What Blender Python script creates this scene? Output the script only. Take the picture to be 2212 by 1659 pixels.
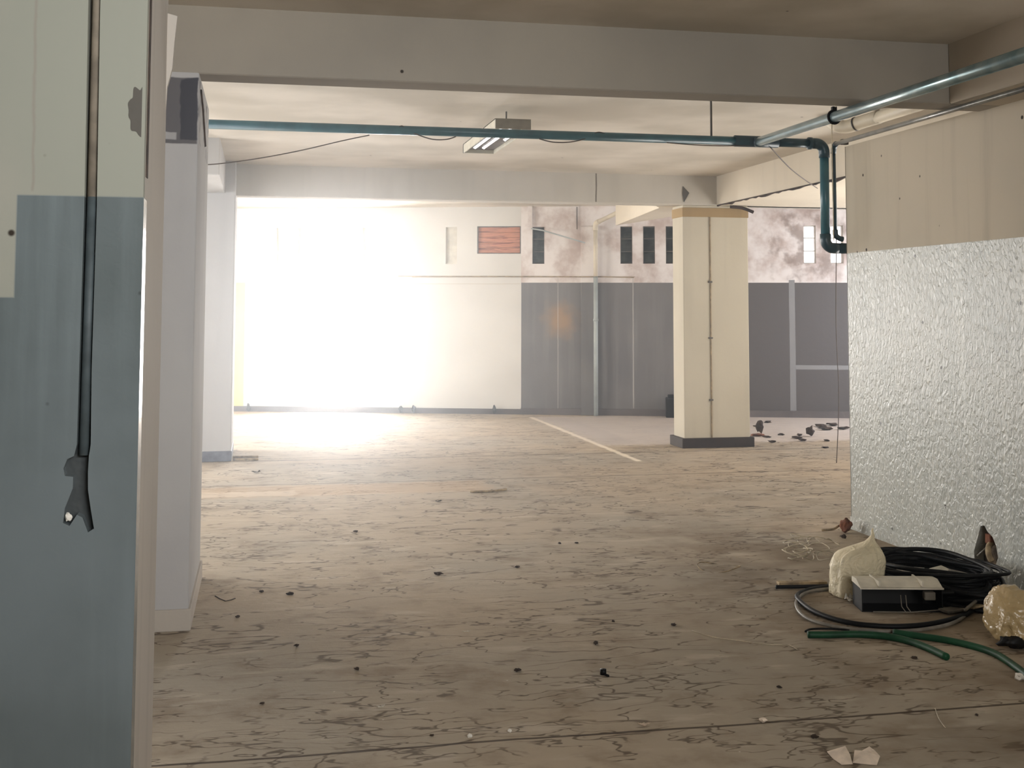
import bpy, bmesh, math, random
from mathutils import Vector, Matrix, noise
random.seed(7)
SC = bpy.context.scene
COL = SC.collection
for o in list(bpy.data.objects): bpy.data.objects.remove(o)

# ------------------------------------------------------------------ camera
F, YAW, PITCH, ROLL, PX, PY = 2609.42, 0.204019, 0.069711, 0.00221, 1106.0, 483.35
cy, sy, cp, sp = math.cos(YAW), math.sin(YAW), math.cos(PITCH), math.sin(PITCH)
fw = Vector((sy*cp, cy*cp, sp)); r0 = Vector((cy, -sy, 0)); u0 = r0.cross(fw)
rt = r0*math.cos(ROLL) + u0*math.sin(ROLL); up = -r0*math.sin(ROLL) + u0*math.cos(ROLL)
EYE = Vector((0, 0, 1.5))
cd = bpy.data.cameras.new('camera'); cam = bpy.data.objects.new('camera', cd); COL.objects.link(cam)
m = Matrix((rt, up, -fw)).transposed().to_4x4(); m.translation = EYE; cam.matrix_world = m
cd.sensor_width = 36; cd.lens = F/2212*36; cd.shift_y = -(829.5-PY)/2212; cd.clip_start = .05
SC.camera = cam

def ray(x, y): return rt*((x-PX)/F) - up*((y-PY)/F) + fw
def hit(x, y, ax, v):
    d = ray(x, y); return EYE + d*((v-EYE[ax])/d[ax])
def fl(x, y, z=0.0): return hit(x, y, 2, z)

# ------------------------------------------------------------------ light and exposure
SC.view_settings.view_transform = 'Standard'; SC.view_settings.look = 'None'
SC.view_settings.gamma = 1; SC.view_settings.exposure = 0.75; SC.view_settings.use_curve_mapping = False
try:
    SC.cycles.max_bounces = 6; SC.cycles.diffuse_bounces = 4; SC.cycles.glossy_bounces = 3; SC.cycles.volume_bounces = 0; SC.cycles.use_adaptive_sampling = True; SC.cycles.adaptive_threshold = .03
    SC.cycles.sample_clamp_indirect = 4; SC.cycles.caustics_reflective = False; SC.cycles.caustics_refractive = False
    SC.cycles.use_denoising = True; SC.cycles.use_light_tree = False
except Exception: pass
W = bpy.data.worlds.new('sky'); SC.world = W; W.use_nodes = True
bg = W.node_tree.nodes['Background']; bg.inputs[0].default_value = (1, .97, .98, 1); bg.inputs[1].default_value = 2.5

BO = Vector((-.36, 18.13, 0)); BU = Vector((8.273, -2.63, 0)).normalized(); BN = Vector((BU.y, -BU.x, 0))  # BN points into the room
BA = math.atan2(BU.y, BU.x)
def bw(s, off=0, z=0): return BO + BU*s + BN*off + Vector((0, 0, z))
def bwhit(x, y):
    d = ray(x, y); n = Vector((BN.x, BN.y, 0)); t = (BO-EYE).dot(n)/d.dot(n); p = EYE + d*t
    return (p-BO).dot(BU), p.z

def area(name, loc, aim, sx, sz, power, color, spread=180):
    l = bpy.data.lights.new(name, 'AREA'); l.shape = 'RECTANGLE'; l.size = sx; l.size_y = sz
    l.energy = power; l.color = color; l.spread = math.radians(spread)
    o = bpy.data.objects.new(name, l); COL.objects.link(o); o.location = loc
    o.rotation_euler = (Vector(aim)-Vector(loc)).to_track_quat('-Z', 'Y').to_euler(); return o
DOOR = (1.10, 1.84, 0.10, 2.45)
area('doorway_daylight', bw(1.47, -.26, 1.28), bw(1.47, 1, 1.28), .9, 2.4, 250, (1, .99, .98))
area('left_rear_fill', (-4.6, 14.6, 1.7), (0, 14.9, 1.3), 2.6, 2.0, 265, (1, .98, .955))  # added lamp hidden behind the columns, grazes the back wall from the left
area('right_opening_daylight', (9.2, 13.6, 1.6), (6, 14.5, 1.2), 1.6, 1.8, 75, (.88, .9, 1))
area('right_bay_fill', (9.2, 10.0, 1.3), (5, 9.2, 1.5), 3.0, 1.8, 50, (1, .98, .97))  # added fill lamp, brightens the right bay; no opening is built there
area('right_up_fill', (7.2, 9.4, .15), (6.2, 9.3, 2.9), 2.4, 3.0, 165, (1, .98, .94))  # added hidden lamp facing up, lifts the ceiling on the right
area('left_up_fill', (-3.0, 9.6, .15), (-1.6, 9.8, 2.9), 2.4, 3.0, 75, (1, .98, .95))  # added hidden lamp facing up, lifts ceiling and pillar from the left
area('left_bay_fill', (-4.4, 9.0, 1.7), (0, 9.2, 1.5), 2.6, 1.8, 95, (.88, .93, 1))  # added cool fill lamp out of view in the left bay
area('front_fill', (1.6, -1.6, 2.6), (-.2, 5, 2.75), 2.6, .5, 24, (.96, .98, 1), 90)  # added soft fill lamp behind the camera; no entrance is built
area('front_high_fill', (1.0, -.8, 2.3), (-.28, 3.3, 1.95), .7, .6, 4.5, (.97, .99, 1), 56)  # added narrow lamp behind the camera, brightens the upper left wall
area('front_side_fill', (3.0, -2.6, 1.6), (2.6, 6, .9), 1.6, 1.6, 46, (1, .98, .96))  # added fill lamp behind the camera for near floor and right side

# ------------------------------------------------------------------ materials
def lin(c):
    return tuple(((v/255)/12.92 if v/255 <= .04045 else ((v/255+.055)/1.055)**2.4) for v in c) + (1,)
class NT:
    def __init__(s, name):
        s.m = bpy.data.materials.new(name); s.m.use_nodes = True; s.t = s.m.node_tree; s.N = s.t.nodes; s.L = s.t.links
        s.b = s.N['Principled BSDF']; s.tc = s.N.new('ShaderNodeTexCoord').outputs['Object']
        sep = s.N.new('ShaderNodeSeparateXYZ'); s.L.new(s.tc, sep.inputs[0]); s.x, s.y, s.z = sep.outputs
    def put(s, i, v):
        if hasattr(v, 'is_linked') or isinstance(v, bpy.types.NodeSocket): s.L.new(v, i)
        else: i.default_value = v
    def op(s, o, a, b=0.0, c=None, clamp=False):
        n = s.N.new('ShaderNodeMath'); n.operation = o; n.use_clamp = clamp
        s.put(n.inputs[0], a); s.put(n.inputs[1], b)
        if c is not None: s.put(n.inputs[2], c)
        return n.outputs[0]
    def vec(s, sc=(1, 1, 1), loc=(0, 0, 0)):
        n = s.N.new('ShaderNodeMapping'); s.L.new(s.tc, n.inputs[0]); n.inputs['Scale'].default_value = sc; n.inputs['Location'].default_value = loc
        return n.outputs[0]
    def noise(s, scale=1, detail=3, sc=(1, 1, 1), loc=(0, 0, 0), rough=.5, dist=0):
        n = s.N.new('ShaderNodeTexNoise'); s.L.new(s.vec(sc, loc), n.inputs['Vector'])
        n.inputs['Scale'].default_value = scale; n.inputs['Detail'].default_value = detail; n.inputs['Roughness'].default_value = rough; n.inputs['Distortion'].default_value = dist
        return n.outputs[0]
    def ss(s, v, a, b):
        n = s.N.new('ShaderNodeMapRange'); n.interpolation_type = 'SMOOTHSTEP'; s.put(n.inputs[0], v)
        n.inputs[1].default_value = a; n.inputs[2].default_value = b; return n.outputs[0]
    def mix(s, f, a, b):
        n = s.N.new('ShaderNodeMix'); n.data_type = 'RGBA'; s.put(n.inputs[0], f); s.put(n.inputs[6], a); s.put(n.inputs[7], b); return n.outputs[2]
    def rect(s, u, v, r, jag=0.0, soft=.004):
        """mask of a rectangle u0,u1,v0,v1 with a wandering edge"""
        if jag:
            n1 = s.op('MULTIPLY', s.op('SUBTRACT', s.noise(9, 4), .5), jag*2); n2 = s.op('MULTIPLY', s.op('SUBTRACT', s.noise(9, 4, loc=(5, 3, 1)), .5), jag*2)
            u = s.op('ADD', u, n1); v = s.op('ADD', v, n2)
        a = s.ss(u, r[0]-soft, r[0]+soft); b = s.ss(u, r[1]+soft, r[1]-soft)
        c = s.ss(v, r[2]-soft, r[2]+soft); d = s.ss(v, r[3]+soft, r[3]-soft)
        # reversed ranges keep the falling side
        return s.op('MULTIPLY', s.op('MULTIPLY', a, b), s.op('MULTIPLY', c, d))
    def dots(s, scale, rad, thr, sc=(1, 1, 1), loc=(0, 0, 0)):
        n = s.N.new('ShaderNodeTexVoronoi'); s.L.new(s.vec(sc, loc), n.inputs['Vector']); n.inputs['Scale'].default_value = scale
        d = s.ss(n.outputs['Distance'], rad, rad*.6); sep = s.N.new('ShaderNodeSeparateXYZ'); s.L.new(n.outputs['Color'], sep.inputs[0])
        return s.op('MULTIPLY', d, s.op('GREATER_THAN', sep.outputs[0], thr))
    def bump(s, h, strength=.3, dist=.01, prev=None):
        n = s.N.new('ShaderNodeBump'); n.inputs['Strength'].default_value = strength; n.inputs['Distance'].default_value = dist
        s.put(n.inputs['Height'], h)
        if prev: s.L.new(prev, n.inputs['Normal'])
        return n.outputs[0]
    def done(s, col, rough, nrm=None, spec=.3):
        s.put(s.b.inputs['Base Color'], col); s.put(s.b.inputs['Roughness'], rough); s.b.inputs['Specular IOR Level'].default_value = spec
        if nrm: s.L.new(nrm, s.b.inputs['Normal'])
        return s.m

def plaster(name, base, alt, feats=(), dado=None, dadorough=.45, rough=.85, bumpk=.25, streak=.25, dots=.0, dadobump=None, fine=26, spec=.25, dadospec=.45):
    """painted plaster; feats = (axis, (u0,u1,z0,z1), colour, jag); dado = (colour, alt colour, z) or list of (u0,u1,z)"""
    t = NT(name)
    n = t.noise(.9, 5, loc=(3, 1, 7)); c = t.mix(t.ss(n, .35, .65), lin(base), lin(alt))
    st = t.noise(1, 4, sc=(7, 7, .45)); c = t.mix(t.op('MULTIPLY', t.ss(st, .5, .72), streak), c, lin([v*.72 for v in base]))
    if dots: c = t.mix(t.dots(6, .08, 1-dots), c, lin((52, 44, 36)))
    h = t.noise(fine, 2); rg = rough; nrm = None; sp_ = spec
    mask = None
    if dado:
        dc, da, zs = dado
        for (a, b_, z0) in zs:
            r = t.rect({'x': t.x, 'y': t.y}[dado_axis(a)], t.z, (b_[0], b_[1], -1, z0), 0, .003)
            mask = r if mask is None else t.op('MAXIMUM', mask, r)
        dn = t.noise(1.3, 5, loc=(9, 4, 2)); d2 = t.noise(1, 5, sc=(9, 9, .6))
        dcol = t.mix(t.ss(dn, .3, .7), lin(dc), lin(da)); dcol = t.mix(t.op('MULTIPLY', t.ss(d2, .48, .75), .35), dcol, lin([min(255, v*1.22) for v in dc]))
        if dots: dcol = t.mix(t.dots(6, .08, 1-dots), dcol, lin((30, 28, 26)))
        c = t.mix(mask, c, dcol); rg = t.op('ADD', rough, t.op('MULTIPLY', mask, dadorough-rough))
    for ax, r, colr, jag in feats:
        u = {'x': t.x, 'y': t.y}[ax]; c = t.mix(t.rect(u, t.z, r, jag), c, lin(colr))
    if dadobump and mask is not None:   # one height: relief of the gloss paint below, fine grain above
        hb = t.op('MULTIPLY', t.noise(dadobump[0], 3, sc=dadobump[1], dist=.8), t.op('LESS_THAN', t.z, max(q[2] for q in dado[2]))); nrm = t.bump(hb, dadobump[2], dadobump[3])
    else: nrm = t.bump(h, bumpk, .004)
    m = t.done(c, rg, nrm, spec)
    if mask is not None: t.put(t.b.inputs['Specular IOR Level'], t.op('ADD', spec, t.op('MULTIPLY', mask, dadospec-spec)))
    return m
def dado_axis(a): return a

def simple(name, col, rough=.5, metal=0, var=.12, scale=14, bumpk=0.1, spec=.4, trans=0):
    t = NT(name); n = t.noise(scale, 4)
    c = t.mix(t.ss(n, .3, .7), lin([v*(1-var) for v in col]), lin([min(255, v*(1+var)) for v in col]))
    m = t.done(c, rough, t.bump(n, bumpk, .003), spec); t.b.inputs['Metallic'].default_value = metal
    if trans: t.b.inputs['Subsurface Weight'].default_value = trans; t.b.inputs['Subsurface Radius'].default_value = (.05, .04, .03); t.b.inputs['Subsurface Scale'].default_value = .3
    return m

def floor_mat():
    t = NT('worn_cement_screed')
    n = t.noise(.55, 6, loc=(2, 5, 0)); n2 = t.noise(3.2, 6, loc=(8, 1, 0), rough=.62)
    c = t.mix(t.ss(n, .35, .66), lin((182, 166, 144)), lin((168, 158, 142)))
    c = t.mix(t.op('MULTIPLY', t.ss(n2, .46, .74), .55), c, lin((128, 108, 86)))
    c = t.mix(t.op('MULTIPLY', t.ss(t.noise(5, 5, sc=(.5, 1.4, 1), loc=(1, 9, 0)), .56, .72), .5), c, lin((208, 196, 178)))
    # wandering trowel cracks: contour lines of stretched noise
    H = None
    for k, (sc, lo, w, a, b) in enumerate((((1.0, 2.6, 1), (0, 0, 0),   .014, .44, .56), ((1.3, 3.4, 1), (7, 3, 0), .013, .46, .56), ((.8, 2.0, 1), (13, 8, 0), .010, .46, .56))):
        q = t.noise(1.5+.5*k, 3.5, sc=sc, loc=lo, dist=.15); d = t.op('ABSOLUTE', t.op('SUBTRACT', q, .5))
        l = t.ss(d, w, w*.25); msk = t.ss(t.noise(1.6+k*.6, 4, loc=(lo[1], 4, k)), a, b); l = t.op('MULTIPLY', l, msk)
        H = l if H is None else t.op('MAXIMUM', H, l)
    c = t.mix(t.op('MULTIPLY', H, .72), c, lin((74, 58, 44)))
    # dark grit
    g = t.dots(9, .09, .86); c = t.mix(t.op('MULTIPLY', g, .6), c, lin((70, 56, 44)))
    g2 = t.dots(13, .07, .93, loc=(3, 3, 0)); c = t.mix(t.op('MULTIPLY', g2, .7), c, lin((225, 218, 205)))
    # dirt near the right wall and behind the pillar
    rm = t.op('MULTIPLY', t.rect(t.x, t.y, (2.3, 4.2, 3.0, 8.0), .5, .6), t.ss(t.noise(2.2, 5, loc=(4, 4, 4)), .38, .62)); c = t.mix(t.op('MULTIPLY', rm, .55), c, lin((112, 92, 68)))
    # screed joints, straight across the room
    J = None
    wob = t.op('MULTIPLY', t.op('SUBTRACT', t.noise(1.5, 4), .5), .05)
    yy = t.op('ADD', t.y, wob)
    for y0, w, k in ((4.226, .012, 1), (10.575, .03, .5), (12.22, .04, .5), (9.35, .02, .12)):
        j = t.op('MULTIPLY', t.ss(t.op('ABSOLUTE', t.op('SUBTRACT', yy, y0)), w, w*.4), k); J = j if J is None else t.op('MAXIMUM', J, j)
    c = t.mix(t.op('MULTIPLY', J, .85), c, lin((62, 48, 36)))
    band = t.rect(t.x, t.y, (-.6, 1.9, 9.9, 10.5), .12, .08); c = t.mix(t.op('MULTIPLY', band, .3), c, lin((196, 158, 112)))
    pale = t.rect(t.x, t.y, (-.6, .3, 9.95, 10.2), .1, .02); c = t.mix(t.op('MULTIPLY', pale, .3), c, lin((230, 218, 200)))
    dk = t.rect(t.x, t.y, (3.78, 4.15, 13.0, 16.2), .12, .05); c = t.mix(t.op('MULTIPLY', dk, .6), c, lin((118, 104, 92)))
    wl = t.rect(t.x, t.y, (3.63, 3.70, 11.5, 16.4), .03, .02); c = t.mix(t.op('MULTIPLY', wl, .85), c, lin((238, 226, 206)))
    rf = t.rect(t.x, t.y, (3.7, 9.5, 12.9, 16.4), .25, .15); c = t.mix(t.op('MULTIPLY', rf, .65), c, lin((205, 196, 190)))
    nrm = t.bump(t.noise(9, 5, sc=(.6, 1.3, 1), rough=.68), .45, .012)
    return t.done(c, .82, nrm, .25)

M = {}
M['floor'] = floor_mat()
M['ceiling'] = plaster('limewashed_ceiling', (226, 218, 206), (198, 190, 176), dots=.06, streak=0, feats=[])
M['beam'] = plaster('beam_render', (164, 156, 143), (153, 146, 135), dots=.05, streak=.05)
M['beam_b'] = plaster('back_beam_render', (206, 200, 190), (196, 190, 178), streak=.1, feats=[('x', (3.5, 3.515, 2.64, 2.95), (120, 110, 98), .006)])
M['col'] = plaster('pale_column_paint', (188, 186, 184), (176, 174, 174), streak=.1,
    feats=[('x', (-.50, -.3145, 2.28, 2.60), (104, 102, 104), .006), ('x', (-.395, -.3145, 2.30, 2.60), (74, 74, 80), .02), ('x', (-.50, -.41, 2.30, 2.335), (168, 166, 166), .01)])
M['col_back'] = plaster('back_column_paint', (196, 194, 192), (188, 186, 184), streak=.1)
M['pillar'] = plaster('cream_pillar_paint', (206, 198, 180), (198, 190, 172), streak=.12, feats=[('x', (4.80, 4.812, .1, 2.5), (176, 162, 138), .006)])
M['bandtan'] = plaster('tan_band', (176, 150, 110), (166, 142, 104), streak=.2)
M['plinth'] = simple('dark_brown_plinth', (46, 34, 26), .6, bumpk=.3)
M['plinth_grey'] = simple('slate_grey_plinth', (104, 106, 116), .6, bumpk=.3)
M['left'] = plaster('left_wall_paint', (162, 156, 144), (146, 146, 134), dots=.9, streak=.12, feats=[('x', (-.592, -.586, 1.8, 3), (140, 134, 124), .01)],
    dado=((112, 120, 122), (92, 99, 99), [('x', (-.624, 5, ), 1.79), ('x', (-9, -.60), 1.525)]), dadorough=.22, dadobump=(30, (1, 1, 1), .12, .004))
M['reveal'] = plaster('reveal_plaster', (190, 180, 168), (180, 172, 162), streak=.2, dots=.05)
M['chase'] = plaster('raw_chase_mortar', (104, 96, 86), (90, 86, 80), streak=.2, bumpk=.8, dado=((58, 62, 62), (50, 54, 54), [('x', (-9, 9), 1.79)]), dadorough=.6)
M['rawhole'] = simple('broken_mortar', (84, 72, 58), .95, bumpk=1, scale=30, var=.35)
M['right'] = plaster('right_wall_paint', (190, 178, 158), (182, 172, 154), dots=.5, streak=.35,
    dado=((170, 170, 160), (158, 160, 152), [('y', (-9, 20), 1.885)]), dadorough=.34, dadobump=(38, (1, 1, .6), .85, .010), dadospec=.8)
M['side'] = plaster('side_beam_render', (186, 174, 156), (176, 166, 150), dots=.06, streak=.08)
M['white_soffit'] = plaster('cream_haunch_paint', (232, 222, 204), (226, 216, 198), streak=.1)
def backmat():
    t = NT('back_wall_paint')
    n = t.noise(1.1, 5, loc=(3, 1, 7)); pale = t.mix(t.ss(n, .35, .65), lin((216, 214, 208)), lin((208, 206, 200)))
    grim = t.noise(2.2, 6, rough=.62, loc=(1, 2, 3)); up_ = t.mix(t.ss(grim, .42, .66), lin((230, 224, 220)), lin((190, 174, 166)))
    # soot around the two open slits on the right
    up_ = t.mix(t.op('MULTIPLY', t.rect(t.x, t.z, (7.75, 8.7, 1.95, 2.86), .35, .15), t.op('MULTIPLY', t.ss(t.noise(4, 5), .42, .6), .75)), up_, lin((136, 118, 108)))
    c = t.mix(t.ss(t.x, 4.178, 4.182), pale, up_)
    dn = t.noise(1.3, 5, loc=(9, 4, 2)); d2 = t.noise(1, 5, sc=(10, 10, .6))
    d = t.mix(t.ss(dn, .3, .7), lin((120, 118, 116)), lin((108, 106, 105))); d = t.mix(t.op('MULTIPLY', t.ss(d2, .46, .75), .3), d, lin((150, 148, 146)))
    d = t.mix(t.ss(t.x, 7.0, 7.4), d, lin((94, 90, 88)))
    rx = t.op('DIVIDE', t.op('SUBTRACT', t.x, 4.74), .30); rz = t.op('DIVIDE', t.op('SUBTRACT', t.z, 1.33), .30)
    rr = t.op('SQRT', t.op('ADD', t.op('MULTIPLY', rx, rx), t.op('MULTIPLY', rz, rz))); rr = t.op('ADD', rr, t.op('MULTIPLY', t.op('SUBTRACT', t.noise(6, 4), .5), 1.2))
    d = t.mix(t.op('MULTIPLY', t.ss(rr, 1.1, .2), .7), d, lin((170, 138, 100)))
    dm = t.rect(t.x, t.z, (4.182, 20, -1, 1.862)); c = t.mix(dm, c, d)
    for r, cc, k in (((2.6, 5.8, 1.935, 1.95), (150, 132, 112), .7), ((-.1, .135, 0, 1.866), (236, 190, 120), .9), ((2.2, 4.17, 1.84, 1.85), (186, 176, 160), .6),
                     ((7.93, 8.01, .085, 1.90), (138, 138, 138), 1), ((8.01, 10, .66, .72), (140, 140, 140), 1), ((5.76, 5.775, .1, 1.93), (180, 178, 172), .7), ((4.70, 4.712, 0, 1.93), (190, 186, 180), .6)):
        c = t.mix(t.op('MULTIPLY', t.rect(t.x, t.z, r, .004), k), c, lin(cc))
    nrm = t.bump(t.noise(14, 5), .3, .008)
    return t.done(c, .7, nrm, .3)
M['back'] = backmat()
M['backskirt'] = plaster('back_skirting_cement', (112, 106, 104), (92, 88, 88), streak=.3, bumpk=.8)
def pipemat(name, col, alt, rough, metal):
    t = NT(name); n = t.noise(9, 5); c = t.mix(t.ss(n, .35, .7), lin(col), lin(alt)); m_ = t.done(c, rough, t.bump(t.noise(50, 3), .15, .001), .5); t.b.inputs['Metallic'].default_value = metal; return m_
M['conduit'] = simple('painted_over_conduit', (72, 80, 82), .6); M['conduit_up'] = simple('mortar_stained_conduit', (124, 114, 100), .85)
M['teal'] = pipemat('teal_pipe_paint', (62, 108, 118), (52, 92, 102), .32, 0)
M['tealdark'] = pipemat('dark_teal_fitting_paint', (44, 74, 84), (36, 60, 70), .35, 0)
M['tealmetal'] = pipemat('teal_grey_gloss_pipe_paint', (150, 168, 170), (120, 144, 148), .25, .6)
M['pipegrey'] = pipemat('dull_grey_pipe_paint', (138, 136, 128), (98, 98, 96), .3, .3)
M['cream'] = pipemat('cream_pipe_paint', (222, 212, 190), (206, 196, 176), .5, 0)
M['greypipe'] = pipemat('grey_green_pipe_paint', (176, 184, 182), (160, 168, 166), .5, 0)
M['darkwire'] = simple('dull_dark_wire', (84, 72, 62), .6)
M['palewire'] = simple('pale_wire', (196, 184, 160), .5)
M['rod'] = simple('dark_hanger_rod', (92, 88, 84), .5, .3)
M['black'] = simple('black_cable_sheath', (14, 14, 15), .5, spec=.2)
M['greycable'] = simple('grey_cable_sheath', (122, 116, 106), .45)
M['green'] = simple('green_hose_rubber', (28, 70, 46), .5, spec=.25)
def foil(name, col, rough, k, spec):
    t = NT(name); n = t.noise(11, 3, rough=.55, dist=.6); r_ = t.op('ABSOLUTE', t.op('SUBTRACT', n, .5))
    r2 = t.op('ABSOLUTE', t.op('SUBTRACT', t.noise(26, 2, loc=(3, 2, 1), dist=.5), .5))
    c = t.mix(t.ss(t.noise(5, 3), .3, .7), lin([v*.93 for v in col]), lin(col))
    return t.done(c, rough, t.bump(t.op('ADD', r_, t.op('MULTIPLY', r2, .4)), k, .05), spec)
M['sack'] = foil('cream_plastic_sack', (244, 230, 196), .45, .55, .4)
M['sack2'] = foil('yellowed_plastic_bag', (204, 178, 132), .24, .45, .7)
M['clear'] = simple('cloudy_plastic_film', (190, 184, 172), .3, var=.1)
M['whitesheet'] = simple('white_sheet_metal', (222, 214, 196), .45, var=.05, bumpk=.05)
M['darkinside'] = simple('black_body_and_inner_shade', (14, 13, 13), .6)  # black box body; also the painted inner shade of light housing and bag
M['fixture'] = simple('white_fixture_enamel', (214, 208, 190), .4, var=.04)
M['fixtureend'] = simple('grey_fixture_end', (150, 144, 130), .5, var=.05)
M['mirror'] = simple('polished_reflector', (235, 235, 235), .25, .6, var=.02)
M['fixdark'] = simple('dark_louvre_panel', (92, 86, 82), .5, .2)
M['wood'] = simple('raw_wood', (150, 132, 104), .8, scale=20, var=.2)
M['brick'] = simple('terracotta_rubble', (112, 72, 54), .9, var=.3, bumpk=.6)
M['chip'] = simple('dark_rubble_chip', (62, 50, 42), .9, var=.3, bumpk=.8)
M['paper'] = simple('crumpled_paper', (232, 214, 194), .85, var=.08)
M['whitechip'] = simple('white_chip', (232, 226, 214), .7, var=.05)
M['pane'] = simple('grimy_glass_pane', (70, 74, 70), .25, var=.35, scale=9)
M['glow_pane'] = None
t = NT('clear_glass_pane'); t.b.inputs['Transmission Weight'].default_value = 1; M['glass'] = t.done((1, .96, .94, 1), .25, None, .5); t.b.inputs['IOR'].default_value = 1.05
M['frame'] = simple('window_frame_paint', (96, 90, 84), .6)
M['creampane'] = simple('cream_filled_slit', (204, 200, 188), .7, var=.04)
def boardmat():
    t = NT('red_brown_boards'); n = t.noise(1, 5, sc=(2.2, 2.2, 26), rough=.6, dist=.4)
    c = t.mix(t.ss(n, .3, .5), lin((120, 74, 58)), lin((196, 136, 108))); c = t.mix(t.ss(n, .56, .64), c, lin((150, 92, 72)))
    return t.done(c, .7, t.bump(n, .5, .01), .3)
M['boards'] = boardmat()

# ------------------------------------------------------------------ mesh helpers
def obj(name, bm, mat, parent=None, smooth=False, **kw):
    me = bpy.data.meshes.new(name); bmesh.ops.recalc_face_normals(bm, faces=bm.faces); bm.to_mesh(me); bm.free()
    for mm in (mat if isinstance(mat, (list, tuple)) else [mat]): me.materials.append(mm)
    if smooth:
        for p in me.polygons: p.use_smooth = True
    o = bpy.data.objects.new(name, me); COL.objects.link(o)
    if parent: o.parent = parent
    for k, v in kw.items(): o[k] = v
    return o
def struct(name, bm, mat, **kw): return obj(name, bm, mat, kind='structure', **kw)
def thing(name, label, cat, loc=(0, 0, 0), group=None, rz=0):
    o = bpy.data.objects.new(name, None); COL.objects.link(o); o.location = loc; o.rotation_euler = (0, 0, rz); o.empty_display_size = .1
    o['label'] = label; o['category'] = cat
    if group: o['group'] = group
    return o
def box(bm, x0, x1, y0, y1, z0, z1, bev=0, mat=None, seg=1):
    r = bmesh.ops.create_cube(bm, size=1); vs = r['verts']
    for v in vs: v.co = Vector(((x0+x1)/2+v.co.x*(x1-x0), (y0+y1)/2+v.co.y*(y1-y0), (z0+z1)/2+v.co.z*(z1-z0)))
    if bev:
        es = list({e for v in vs for e in v.link_edges}); r2 = bmesh.ops.bevel(bm, geom=es, offset=bev, segments=seg, affect='EDGES', profile=.5); vs = list({v for f in r2['faces'] for v in f.verts} | set(v for v in vs if v.is_valid))
    if mat is not None:
        for v in vs: v.co = mat @ v.co
    return vs
def B(*a, **k):
    bm = bmesh.new(); box(bm, *a, **k); return bm
def prism(bm, pts, ax, a, b, z=None):
    """extrude a polygon; pts in the two other axes"""
    def P(p, v):
        if ax == 0: return Vector((v, p[0], p[1]))
        if ax == 1: return Vector((p[0], v, p[1]))
        return Vector((p[0], p[1], v))
    A = [bm.verts.new(P(p, a)) for p in pts]; Bv = [bm.verts.new(P(p, b)) for p in pts]
    bm.faces.new(A); bm.faces.new(list(reversed(Bv)))
    for i in range(len(pts)): j = (i+1) % len(pts); bm.faces.new((A[i], Bv[i], Bv[j], A[j]))
def smooth_path(pts, n=6, closed=False):
    pts = [Vector(p) for p in pts]; out = []; L = len(pts)
    rng = range(L if closed else L-1)
    for i in rng:
        if closed: p0, p1, p2, p3 = pts[(i-1) % L], pts[i], pts[(i+1) % L], pts[(i+2) % L]
        else: p0, p1, p2, p3 = pts[max(i-1, 0)], pts[i], pts[i+1], pts[min(i+2, L-1)]
        for k in range(n):
            t = k/n; out.append(.5*((2*p1)+(-p0+p2)*t+(2*p0-5*p1+4*p2-p3)*t*t+(-p0+3*p1-3*p2+p3)*t**3))
    if not closed: out.append(pts[-1])
    return out
def tube(bm, pts, r, seg=10, closed=False, cap=True):
    pts = [Vector(p) for p in pts]; n = len(pts); rings = []
    T0 = (pts[1]-pts[0]).normalized(); N_ = T0.orthogonal().normalized()
    for i, p in enumerate(pts):
        if closed: T = (pts[(i+1) % n]-pts[i-1]).normalized()
        else: T = (pts[min(i+1, n-1)]-pts[max(i-1, 0)]).normalized()
        N_ = (N_-T*N_.dot(T)).normalized(); Bn = T.cross(N_); rr = r[i] if isinstance(r, (list, tuple)) else r
        rings.append([bm.verts.new(p+(N_*math.cos(a)+Bn*math.sin(a))*rr) for a in [2*math.pi*k/seg for k in range(seg)]])
    for i in range(n if closed else n-1):
        a, b = rings[i], rings[(i+1) % n]
        off = 0
        if closed and i == n-1:
            off = min(range(seg), key=lambda o: (a[0].co-b[o].co).length)
        for k in range(seg): bm.faces.new((a[k], a[(k+1) % seg], b[(k+1+off) % seg], b[(k+off) % seg]))
    if cap and not closed: bm.faces.new(list(reversed(rings[0]))); bm.faces.new(rings[-1])
def TB(pts, r, seg=10, closed=False, n=0):
    bm = bmesh.new(); tube(bm, smooth_path(pts, n, closed) if n else pts, r, seg, closed); return bm
def arc(c, a, b, r, n=8):
    """quarter bend about centre c from c+a*r to c+b*r"""
    return [c+(a*math.cos(t)+b*math.sin(t))*r for t in [math.pi/2*k/n for k in range(n+1)]]
def lump(seed, r, sq=(1, 1, 1), k=.35, sub=2, fr=1.6):
    bm = bmesh.new(); bmesh.ops.create_icosphere(bm, subdivisions=sub, radius=1)
    for v in bm.verts:
        n = noise.noise(v.co*fr+Vector((seed*3.1, seed, 0))); v.co = Vector((v.co.x*sq[0], v.co.y*sq[1], v.co.z*sq[2]))*r*(1+k*n*2)
    zm = min(v.co.z for v in bm.verts)
    for v in bm.verts: v.co.z -= zm
    return bm

H = 2.95   # ceiling height
BZ = 2.63  # underside of the beams
XL = -.31

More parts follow.
